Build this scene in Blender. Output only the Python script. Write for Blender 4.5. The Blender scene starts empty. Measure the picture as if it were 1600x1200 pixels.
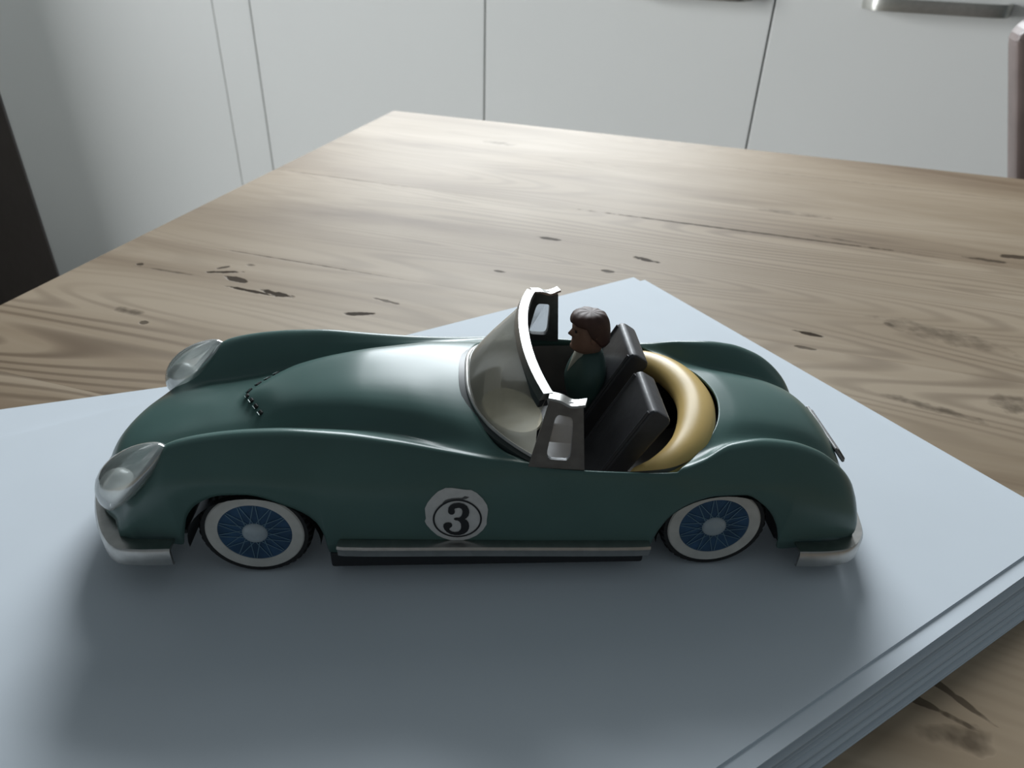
import bpy, bmesh, math, random
import numpy as np
from mathutils import Vector, Matrix
from mathutils.bvhtree import BVHTree

random.seed(7)
SC = bpy.context.scene
COL = SC.collection
PI = math.pi
TABLE_Z = 0.75              # table top
PAPER_T = 0.009             # thickness of the paper stack
ZP = TABLE_Z + PAPER_T      # top of the paper
MM = 0.001

# room axes: d runs along the far table edge, n points to the cabinets; origin at the far left table corner
ROT = math.radians(-20.4)
D = Vector((math.cos(ROT), math.sin(ROT), 0)); N = Vector((-math.sin(ROT), math.cos(ROT), 0))
A0 = Vector((-0.0118, 0.5575, 0))
def room(a, b, z=0.0): return A0 + D * a + N * b + Vector((0, 0, z))

# ---------------------------------------------------------------- camera
cam = bpy.data.cameras.new('camera'); cam.sensor_width = 36.0; cam.sensor_fit = 'HORIZONTAL'
cam.lens = 36.0 * 1160.0 / 1600.0; cam.clip_start = 0.005; cam.clip_end = 30
co = bpy.data.objects.new('camera', cam); COL.objects.link(co)
right = Vector((0.99823, -0.05114, 0.03034)); upv = Vector((0.002246, 0.542297, 0.840184)); fwd = Vector((0.05942, 0.838629, -0.541452))
M = Matrix((right, upv, -fwd)).transposed().to_4x4(); M.translation = Vector((0.057907, -0.17976, 0.158 + ZP))
co.matrix_world = M
cam.dof.use_dof = True; cam.dof.focus_distance = 0.215; cam.dof.aperture_fstop = 26.0
SC.camera = co

# ---------------------------------------------------------------- world, window light, exposure
w = bpy.data.worlds.new('world'); SC.world = w; w.use_nodes = True
bg = w.node_tree.nodes['Background']; bg.inputs[0].default_value = (0.80, 0.93, 1.0, 1); bg.inputs[1].default_value = 0.15
def area(name, loc, direction, sx, sy, power, col):
    l = bpy.data.lights.new(name, 'AREA'); l.shape = 'RECTANGLE'; l.size = sx; l.size_y = sy; l.energy = power; l.color = col
    o = bpy.data.objects.new(name, l); COL.objects.link(o); o.location = loc
    o.rotation_euler = Vector(direction).to_track_quat('-Z', 'Y').to_euler(); return o
WIN_A, WIN_B = -0.26, 1.20           # centre of the kitchen window along the wall, wall plane
area('window_daylight', room(WIN_A, WIN_B - 0.03, 1.66), -N, 1.00, 1.04, 62, (0.90, 0.96, 1.0))
area('cabinet_fill_light', room(-3.55, -1.5, 1.25), D, 1.5, 1.9, 200, (0.95, 0.98, 1.0))  # unseen fill light added to brighten the cabinet fronts
SC.view_settings.view_transform = 'Standard'; SC.view_settings.look = 'None'
SC.view_settings.gamma = 1.0; SC.view_settings.use_curve_mapping = False
SC.view_settings.exposure = 0.0

# ---------------------------------------------------------------- materials
def mat(name, col, rough=0.5, metal=0.0, coat=0.0, noise=0.0, nscale=200.0, bump=0.0, bscale=400.0, spec=0.5):
    m = bpy.data.materials.new(name); m.use_nodes = True
    nt = m.node_tree; b = nt.nodes['Principled BSDF']
    b.inputs['Roughness'].default_value = rough; b.inputs['Metallic'].default_value = metal
    b.inputs['Coat Weight'].default_value = coat; b.inputs['Coat Roughness'].default_value = 0.12
    b.inputs['Specular IOR Level'].default_value = spec
    b.inputs['Base Color'].default_value = (*col, 1)
    tc = nt.nodes.new('ShaderNodeTexCoord')
    if noise > 0:
        nz = nt.nodes.new('ShaderNodeTexNoise'); nz.inputs['Scale'].default_value = nscale; nz.inputs['Detail'].default_value = 4
        nt.links.new(tc.outputs['Object'], nz.inputs['Vector'])
        cr = nt.nodes.new('ShaderNodeValToRGB')
        cr.color_ramp.elements[0].position = 0.3; cr.color_ramp.elements[1].position = 0.7
        cr.color_ramp.elements[0].color = (*[c * (1 - noise) for c in col], 1)
        cr.color_ramp.elements[1].color = (*[min(1, c * (1 + noise)) for c in col], 1)
        nt.links.new(nz.outputs['Fac'], cr.inputs['Fac']); nt.links.new(cr.outputs['Color'], b.inputs['Base Color'])
    if bump > 0:
        n2 = nt.nodes.new('ShaderNodeTexNoise'); n2.inputs['Scale'].default_value = bscale; n2.inputs['Detail'].default_value = 3
        nt.links.new(tc.outputs['Object'], n2.inputs['Vector'])
        bp = nt.nodes.new('ShaderNodeBump'); bp.inputs['Strength'].default_value = bump; bp.inputs['Distance'].default_value = 0.0005
        nt.links.new(n2.outputs['Fac'], bp.inputs['Height']); nt.links.new(bp.outputs['Normal'], b.inputs['Normal'])
    return m

def glass_mat(name, tint, haze_col, haze, gloss=0.12, rough=0.05, trans=0.5):
    m = bpy.data.materials.new(name); m.use_nodes = True
    nt = m.node_tree; nt.nodes.remove(nt.nodes['Principled BSDF']); out = nt.nodes['Material Output']
    tr = nt.nodes.new('ShaderNodeBsdfTransparent'); tr.inputs['Color'].default_value = (*tint, 1)
    df = nt.nodes.new('ShaderNodeBsdfDiffuse'); df.inputs['Color'].default_value = (*haze_col, 1)
    tl = nt.nodes.new('ShaderNodeBsdfTranslucent'); tl.inputs['Color'].default_value = (*haze_col, 1)
    mx0 = nt.nodes.new('ShaderNodeMixShader'); mx0.inputs[0].default_value = trans
    nt.links.new(df.outputs[0], mx0.inputs[1]); nt.links.new(tl.outputs[0], mx0.inputs[2])
    tc = nt.nodes.new('ShaderNodeTexCoord'); nz = nt.nodes.new('ShaderNodeTexNoise'); nz.inputs['Scale'].default_value = 90; nz.inputs['Detail'].default_value = 3
    nt.links.new(tc.outputs['Object'], nz.inputs['Vector'])
    mr = nt.nodes.new('ShaderNodeMapRange'); mr.inputs['To Min'].default_value = haze * 0.75; mr.inputs['To Max'].default_value = haze * 1.25
    nt.links.new(nz.outputs['Fac'], mr.inputs['Value'])
    mx1 = nt.nodes.new('ShaderNodeMixShader'); nt.links.new(mr.outputs[0], mx1.inputs[0])
    nt.links.new(tr.outputs[0], mx1.inputs[1]); nt.links.new(mx0.outputs[0], mx1.inputs[2])
    gl = nt.nodes.new('ShaderNodeBsdfGlossy'); gl.inputs['Roughness'].default_value = rough; gl.inputs['Color'].default_value = (1, 1, 1, 1)
    lw = nt.nodes.new('ShaderNodeLayerWeight'); lw.inputs['Blend'].default_value = 0.35
    ml = nt.nodes.new('ShaderNodeMath'); ml.operation = 'MULTIPLY_ADD'; ml.inputs[1].default_value = 0.7; ml.inputs[2].default_value = gloss * 0.4
    nt.links.new(lw.outputs['Fresnel'], ml.inputs[0])
    mx2 = nt.nodes.new('ShaderNodeMixShader'); nt.links.new(ml.outputs[0], mx2.inputs[0])
    nt.links.new(mx1.outputs[0], mx2.inputs[1]); nt.links.new(gl.outputs[0], mx2.inputs[2])
    nt.links.new(mx2.outputs[0], out.inputs['Surface'])
    return m

MT = {}
MT['paint'] = mat('green_car_paint', (0.088, 0.158, 0.144), 0.29, 0.0, 0.0, noise=0.10, nscale=25, bump=0.06, bscale=60, spec=0.24)
MT['paint_dark'] = mat('dark_paint_lip', (0.03, 0.04, 0.04), 0.4)
MT['chrome'] = mat('tarnished_chrome', (0.45, 0.445, 0.43), 0.30, 1.0, noise=0.10, nscale=300, bump=0.05)
MT['frame_metal'] = mat('worn_frame_metal', (0.27, 0.27, 0.26), 0.36, 1.0, noise=0.12, nscale=300, bump=0.05)
MT['dark_metal'] = mat('darkened_metal', (0.16, 0.16, 0.16), 0.42, 0.7, noise=0.15, nscale=300, bump=0.08)  # quarter-window chrome darkened to stand in for its dark reflections
MT['black_plastic'] = mat('black_plastic', (0.018, 0.018, 0.022), 0.38, noise=0.15, nscale=120, bump=0.1)
MT['seat'] = mat('black_seat_plastic', (0.042, 0.042, 0.047), 0.36, noise=0.2, nscale=150, bump=0.12)
MT['rubber'] = mat('black_rubber', (0.012, 0.012, 0.013), 0.7, noise=0.2)
MT['white_wall'] = mat('white_tyre_wall', (0.62, 0.60, 0.56), 0.6, noise=0.08, nscale=250)
MT['wheel_blue'] = mat('printed_blue_wheel', (0.030, 0.085, 0.17), 0.35, 0.2, noise=0.3, nscale=180)
MT['spoke'] = mat('printed_pale_blue_spoke', (0.14, 0.24, 0.32), 0.4, noise=0.1)
MT['hub'] = mat('pale_hub_cap', (0.42, 0.48, 0.52), 0.35, 0.1, noise=0.05)
MT['hub_mark'] = mat('hub_cap_mark', (0.05, 0.08, 0.11), 0.5)
MT['yellow'] = mat('yellowed_cream_plastic', (0.65, 0.455, 0.165), 0.36, 0, 0.0, noise=0.10, nscale=60, spec=0.3)
MT['interior'] = mat('grey_brown_interior', (0.15, 0.135, 0.125), 0.5, noise=0.25, nscale=80)
MT['base'] = mat('black_base_tin', (0.012, 0.012, 0.014), 0.45, noise=0.1)
MT['glass_ws'] = glass_mat('yellowed_clear_plastic', (0.80, 0.79, 0.74), (0.62, 0.60, 0.51), 0.54, 0.05, 0.12, 0.55)
MT['glass_pane'] = glass_mat('grey_clear_plastic', (0.86, 0.87, 0.88), (0.5, 0.5, 0.5), 0.10)
MT['glass_lens'] = glass_mat('clear_lamp_cover', (0.90, 0.92, 0.92), (0.95, 0.97, 0.95), 0.38, 0.6, 0.12, 0.5)
MT['reflector'] = mat('silver_lamp_reflector', (0.86, 0.88, 0.88), 0.35, 0.0, noise=0.1, nscale=300)
MT['bulb'] = mat('milky_lamp_bulb', (0.85, 0.87, 0.82), 0.25, 0.0, 0.3)
MT['wheel_tan'] = mat('tan_plastic', (0.66, 0.60, 0.46), 0.6, noise=0.1, spec=0.3)
MT['skin'] = mat('painted_skin', (0.30, 0.165, 0.115), 0.5, noise=0.08, nscale=300)
MT['hair'] = mat('painted_brown_hair', (0.075, 0.032, 0.022), 0.6, noise=0.2, nscale=300)
MT['jacket'] = mat('painted_green_jacket', (0.040, 0.085, 0.075), 0.5, noise=0.1, nscale=200)
MT['shirt'] = mat('painted_cream_shirt', (0.5, 0.48, 0.40), 0.5)
MT['eye'] = mat('painted_dark_eye', (0.03, 0.02, 0.02), 0.4)
MT['sticker'] = mat('sticker_paper', (0.62, 0.61, 0.60), 0.55, noise=0.06, nscale=400)
MT['ink'] = mat('black_sticker_ink', (0.012, 0.012, 0.014), 0.5)
MT['smudge'] = mat('grey_ink_smudge', (0.10, 0.10, 0.10), 0.6)
MT['plate'] = mat('dark_rear_plate', (0.030, 0.030, 0.033), 0.35)
MT['plate_red'] = mat('faded_red_rear_panel', (0.20, 0.13, 0.12), 0.4, noise=0.1)
MT['slot'] = mat('slot_black', (0.004, 0.004, 0.004), 0.8)
MT['paper'] = mat('white_paper', (0.74, 0.795, 0.85), 0.75, noise=0.015, nscale=30, spec=0.2)
MT['cabinet'] = mat('white_satin_door', (0.80, 0.81, 0.79), 0.42, noise=0.01, nscale=4)
MT['carcass'] = mat('grey_carcass', (0.50, 0.51, 0.50), 0.6, noise=0.02)
MT['handle'] = mat('brushed_nickel', (0.42, 0.42, 0.39), 0.38, 0.85, noise=0.06, nscale=200)
MT['worktop'] = mat('pale_stone_worktop', (0.55, 0.54, 0.52), 0.4, noise=0.15, nscale=60)
MT['wall'] = mat('white_wall_plaster', (0.72, 0.73, 0.72), 0.9, noise=0.02, nscale=8, bump=0.05, bscale=60)
MT['frame'] = mat('white_window_frame', (0.80, 0.80, 0.79), 0.4, noise=0.01)
MT['leather_dark'] = mat('near_black_leather', (0.014, 0.012, 0.013), 0.5, noise=0.2, nscale=40, bump=0.2, bscale=200)
MT['leather_brown'] = mat('worn_brown_leather', (0.135, 0.105, 0.098), 0.45, noise=0.15, nscale=30, bump=0.2, bscale=200)
MT['dark_wood'] = mat('dark_chair_wood', (0.06, 0.04, 0.03), 0.5, noise=0.2, nscale=30)

def floor_material():
    m = bpy.data.materials.new('grey_floor_tiles'); m.use_nodes = True; nt = m.node_tree; b = nt.nodes['Principled BSDF']
    tc = nt.nodes.new('ShaderNodeTexCoord'); br = nt.nodes.new('ShaderNodeTexBrick')
    br.inputs['Scale'].default_value = 1.7; br.inputs['Mortar Size'].default_value = 0.008; br.offset = 0.0
    br.inputs['Brick Width'].default_value = 1.0; br.inputs['Row Height'].default_value = 1.0
    br.inputs['Color1'].default_value = (0.30, 0.29, 0.27, 1); br.inputs['Color2'].default_value = (0.33, 0.32, 0.30, 1); br.inputs['Mortar'].default_value = (0.18, 0.17, 0.16, 1)
    nt.links.new(tc.outputs['Object'], br.inputs['Vector']); nt.links.new(br.outputs['Color'], b.inputs['Base Color'])
    b.inputs['Roughness'].default_value = 0.45
    return m
MT['floor'] = floor_material()

# ---------------------------------------------------------------- object helpers
def tag(o, label=None, cat=None, group=None, kind=None):
    if label: o['label'] = label
    if cat: o['category'] = cat
    if group: o['group'] = group
    if kind: o['kind'] = kind
    return o
def empty(name, loc=(0, 0, 0), rz=0.0):
    o = bpy.data.objects.new(name, None); COL.objects.link(o); o.location = loc; o.rotation_euler = (0, 0, rz); o.empty_display_size = 0.02
    return o
def mesh_obj(name, verts, faces, m, parent=None, smooth=True, loc=None, mats=None, fmat=None, fixn=True, sharp=35):
    me = bpy.data.meshes.new(name); me.from_pydata([tuple(v) for v in verts], [], faces)
    if fixn:
        bm = bmesh.new(); bm.from_mesh(me); bmesh.ops.recalc_face_normals(bm, faces=bm.faces); bm.to_mesh(me); bm.free()
    o = bpy.data.objects.new(name, me); COL.objects.link(o)
    for k in (mats or [m]): me.materials.append(MT[k])
    if fmat:
        for i, p in enumerate(me.polygons): p.material_index = fmat[i]
    if smooth:
        me.shade_smooth()
        try: me.set_sharp_from_angle(angle=math.radians(sharp))
        except Exception: pass
    if parent: o.parent = parent
    if loc is not None: o.location = loc
    return o
def bm_obj(name, bm, m, parent=None, smooth=True, sharp=35, loc=None):
    bmesh.ops.recalc_face_normals(bm, faces=bm.faces)
    me = bpy.data.meshes.new(name); bm.to_mesh(me); bm.free()
    o = bpy.data.objects.new(name, me); COL.objects.link(o); me.materials.append(MT[m])
    if smooth:
        me.shade_smooth()
        try: me.set_sharp_from_angle(angle=math.radians(sharp))
        except Exception: pass
        if len(me.polygons) < 400: o.modifiers.new('normals', 'WEIGHTED_NORMAL').keep_sharp = True
    if parent: o.parent = parent
    if loc is not None: o.location = loc
    return o
def add_box(bm, c, s, rot=None, bevel=0.0, seg=2):
    r = bmesh.ops.create_cube(bm, size=1.0); vs = r['verts']
    bmesh.ops.scale(bm, vec=s, verts=vs)
    if bevel > 0:
        es = list({e for v in vs for e in v.link_edges})
        rb = bmesh.ops.bevel(bm, geom=es, offset=bevel, segments=seg, profile=0.5, affect='EDGES')
        vs = list({v for f in rb['faces'] for v in f.verts} | {v for v in vs if v.is_valid})
    if rot is not None: bmesh.ops.transform(bm, matrix=rot.to_4x4() if hasattr(rot, 'to_4x4') else rot, verts=vs)
    bmesh.ops.translate(bm, vec=c, verts=vs)
    return vs
def box_obj(name, c, s, m, parent=None, bevel=0.0, rot=None, loc=None):
    bm = bmesh.new(); add_box(bm, c, s, rot, bevel); return bm_obj(name, bm, m, parent, True, 40, loc)

def pchip(xs, ys, xq):
    """monotone cubic interpolation, ys (n,k)"""
    xs = np.asarray(xs, float); ys = np.asarray(ys, float); xq = np.asarray(xq, float)
    one = ys.ndim == 1
    if one: ys = ys[:, None]
    h = np.diff(xs)[:, None]; dl = np.diff(ys, axis=0) / h
    m = np.zeros_like(ys)
    s = dl[:-1] * dl[1:] > 0
    w1 = 2 * h[1:] + h[:-1]; w2 = h[1:] + 2 * h[:-1]
    with np.errstate(divide='ignore', invalid='ignore'):
        hm = (w1 + w2) / (w1 / dl[:-1] + w2 / dl[1:])
    m[1:-1] = np.where(s, hm, 0); m[0] = dl[0]; m[-1] = dl[-1]
    i = np.clip(np.searchsorted(xs, xq) - 1, 0, len(xs) - 2)
    hh = h[i]; t = ((xq - xs[i])[:, None]) / hh
    r = (2*t**3-3*t**2+1)*ys[i] + (t**3-2*t**2+t)*hh*m[i] + (-2*t**3+3*t**2)*ys[i+1] + (t**3-t**2)*hh*m[i+1]
    return r[:, 0] if one else r
def catmull(P, n, closed=False):
    """centripetal-like spline through points; n samples per segment"""
    P = np.asarray(P, float); k = len(P)
    t = np.concatenate([[0], np.cumsum(np.sqrt(np.maximum(np.linalg.norm(np.diff(P, axis=0), axis=1), 1e-9)))])
    m = np.zeros_like(P)
    dl = np.diff(P, axis=0) / np.diff(t)[:, None]; h = np.diff(t)[:, None]
    m[1:-1] = (h[1:] * dl[:-1] + h[:-1] * dl[1:]) / (h[1:] + h[:-1]); m[0] = dl[0]; m[-1] = dl[-1]
    out = []
    for i in range(k - 1):
        u = np.arange(n) / n if i < k - 2 else np.arange(n + 1) / n
        u = u[:, None]; hh = t[i+1] - t[i]
        out.append((2*u**3-3*u**2+1)*P[i] + (u**3-2*u**2+u)*hh*m[i] + (-2*u**3+3*u**2)*P[i+1] + (u**3-u**2)*hh*m[i+1])
    return np.concatenate(out)
def sweep(path, prof, up=(0, 0, 1), closed=False, scale=None, cap=True):
    """path (n,3) mm; prof list of (side, up) mm; returns verts, faces in metres"""
    path = np.asarray(path, float); n = len(path); k = len(prof); V = []; F = []
    upv_ = np.asarray(up, float)
    for i in range(n):
        if closed: tn = path[(i+1) % n] - path[i-1]
        else: tn = path[min(i+1, n-1)] - path[max(i-1, 0)]
        tn = tn / np.linalg.norm(tn)
        sd = np.cross(tn, upv_); sd /= np.linalg.norm(sd); uu = np.cross(sd, tn)
        sc = 1.0 if scale is None else scale[i]
        for (a, b) in prof: V.append((path[i] + sd * a * sc + uu * b * sc) * MM)
    for i in range(n if closed else n - 1):
        j = (i + 1) % n
        for q in range(k):
            r = (q + 1) % k
            F.append((i*k+q, i*k+r, j*k+r, j*k+q))
    if cap and not closed:
        F.append(tuple(range(k))[::-1]); F.append(tuple((n-1)*k + q for q in range(k)))
    return V, F
def circ(r, n=10, rx=None): return [((rx or r) * math.cos(2*PI*i/n), r * math.sin(2*PI*i/n)) for i in range(n)]
def prism(name, outline, thick, m, parent, axis='y', bevel=0.0):
    """outline list of 3D points (planar-ish) in mm; extrude by thick vector (mm)"""
    bm = bmesh.new(); vs = [bm.verts.new(Vector(p) * MM) for p in outline]; f = bm.faces.new(vs); f.normal_update()
    r = bmesh.ops.extrude_face_region(bm, geom=[f]); nv = [v for v in r['geom'] if isinstance(v, bmesh.types.BMVert)]
    bmesh.ops.translate(bm, vec=Vector(thick) * MM, verts=nv)
    if bevel > 0:
        bmesh.ops.bevel(bm, geom=[e for e in bm.edges], offset=bevel*MM, segments=2, profile=0.5, affect='EDGES')
    return bm_obj(name, bm, m, parent, True, 40)

# ================================================================= the setting
def struct(o): o['kind'] = 'structure'; return o
fl = struct(box_obj('floor', (0, 0, -0.02), (7.0, 5.4, 0.04), 'floor', loc=None)); fl.location = room(-0.15, -1.3); fl.rotation_euler.z = ROT
# back wall with window opening, in room coordinates
def room_obj(name, bm, m, kind=True, smooth=True):
    o = bm_obj(name, bm, m, None, smooth, 40); o.location = A0; o.rotation_euler.z = ROT
    if kind: struct(o)
    return o
bm = bmesh.new()
x0, x1, zb, zt = WIN_A - 0.52, WIN_A + 0.52, 1.11, 2.21
L, R, B, H = -3.60, 3.30, 1.20, 2.6
for (a, b, c, e) in [(L, x0, 0, H), (x1, R, 0, H), (x0, x1, 0, zb), (x0, x1, zt, H)]:
    add_box(bm, ((a+b)/2, B + 0.06, (c+e)/2), (b - a, 0.12, e - c))
room_obj('wall_back', bm, 'wall', smooth=False)
bm = bmesh.new()
y0, y1, wz0, wz1 = -2.27, -0.73, 0.25, 2.25  # unseen opening added for the cabinet fill light
for (a, b, c, e) in [(-3.9, y0, 0, H), (y1, B, 0, H), (y0, y1, 0, wz0), (y0, y1, wz1, H)]:
    add_box(bm, (L - 0.06, (a+b)/2, (c+e)/2), (0.12, b - a, e - c))
room_obj('wall_left', bm, 'wall', smooth=False)
bm = bmesh.new(); add_box(bm, (-1.735, 0.545, H/2), (0.13, 1.31, H)); room_obj('added_shade_wall', bm, 'wall', smooth=False)  # unseen wall stub added to shade the left cabinet fronts
bm = bmesh.new()
for x in (x0 + 0.025, x1 - 0.025): add_box(bm, (x, B + 0.05, (zb+zt)/2), (0.05, 0.06, zt - zb), bevel=0.004)
for z in (zb + 0.025, zt - 0.025): add_box(bm, ((x0+x1)/2, B + 0.05, z), (x1 - x0 - 0.1, 0.06, 0.05), bevel=0.004)
wf_ = room_obj('window_1', bm, 'frame')
box_obj('glass_pane', ((x0+x1)/2, B + 0.06, (zb+zt)/2), (x1 - x0 - 0.1, 0.006, zt - zb - 0.1), 'glass_pane', wf_)
bm = bmesh.new()
for y in (y0 + 0.03, (y0+y1)/2, y1 - 0.03): add_box(bm, (L - 0.05, y, (wz0+wz1)/2), (0.06, 0.06, wz1 - wz0), bevel=0.004)
for z in (wz0 + 0.03, wz1 - 0.03): add_box(bm, (L - 0.05, (y0+y1)/2, z), (0.06, y1 - y0 - 0.12, 0.06), bevel=0.004)
w2_ = room_obj('fill_light_frame', bm, 'frame')  # unseen frame added around the cabinet fill light
box_obj('glass_pane', (L - 0.06, (y0+y1)/2, (wz0+wz1)/2), (0.006, y1 - y0 - 0.12, wz1 - wz0 - 0.12), 'glass_pane', w2_)

# ---------------------------------------------------------------- kitchen cabinets
FB = 0.60                  # facade plane along n
def cabinet(a0, a1, label, handle=None, cat='cabinet'):
    t = empty('base_cabinet', room((a0+a1)/2, FB + 0.29), ROT)
    tag(t, label, cat, 'white base cabinets in a row')
    wdt = a1 - a0; g = 0.0013
    bm = bmesh.new(); add_box(bm, (0, 0.010, 0.48), (wdt - 0.002, 0.54, 0.76)); bm_obj('carcass', bm, 'carcass', t, False)
    bm = bmesh.new(); add_box(bm, (0, 0.03, 0.05), (wdt - 0.002, 0.46, 0.10)); bm_obj('plinth', bm, 'cabinet', t, False)
    dr = box_obj('door', (0, -0.280, 0.485), (wdt - 2*g, 0.020, 0.765), 'cabinet', t, bevel=0.0015)
    if handle:
        h0, h1, hz = handle; c = (h0+h1)/2 - (a0+a1)/2; hl = h1 - h0
        # bow handle: a flat grip carried on two wedge feet
        P = [(-hl/2, 0), (-hl/2 + 0.006, -0.016), (-hl/2 + 0.016, -0.026), (0, -0.030), (hl/2 - 0.016, -0.026), (hl/2 - 0.006, -0.016), (hl/2, 0)]
        path = catmull([(c + x, -0.290 + y + 0.001, hz) for x, y in P], 6) / MM
        V, F = sweep(path, [(-2.5, -8), (2.5, -8), (3.5, 0), (2.5, 8), (-2.5, 8), (-3.5, 0)])
        mesh_obj('handle', V, F, 'handle', dr, sharp=50)
    return t
HZ = ZP + 0.0595
cabinet(-0.560, -0.1175, 'white base cabinet with plain door just right of the narrow filler strip')
cabinet(-0.1175, 0.328, 'white base cabinet behind the far table edge, its handle cut off by the frame', (0.110, 0.292, HZ))
cabinet(0.328, 0.774, 'rightmost white base cabinet with a whole metal bar handle showing', (0.448, 0.632, HZ))
st = box_obj('filler_strip', (-0.599, FB + 0.0098, 0.485), (0.0765, 0.020, 0.765), 'cabinet', None, bevel=0.0015); st.location = A0; st.rotation_euler.z = ROT
tag(st, 'narrow white filler strip between two cabinet fronts at left', 'cabinet panel')
lp = empty('end_cabinet', room(-1.15, FB + 0.29), ROT); tag(lp, 'wide plain white cabinet front behind the dark chair', 'cabinet')
box_obj('carcass', (0, 0.01, 0.48), (1.02, 0.54, 0.76), 'carcass', lp)
box_obj('door', (0, -0.280, 0.485), (1.0225, 0.020, 0.765), 'cabinet', lp, bevel=0.0015)
box_obj('plinth', (0, 0.03, 0.05), (1.02, 0.46, 0.10), 'cabinet', lp)
wt = box_obj('worktop', (-0.44, FB + 0.285, 0.8925), (2.44, 0.62, 0.04), 'worktop', None, bevel=0.003); wt.location = A0; wt.rotation_euler.z = ROT
tag(wt, 'pale worktop running along the top of the white cabinets', 'worktop')

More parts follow.
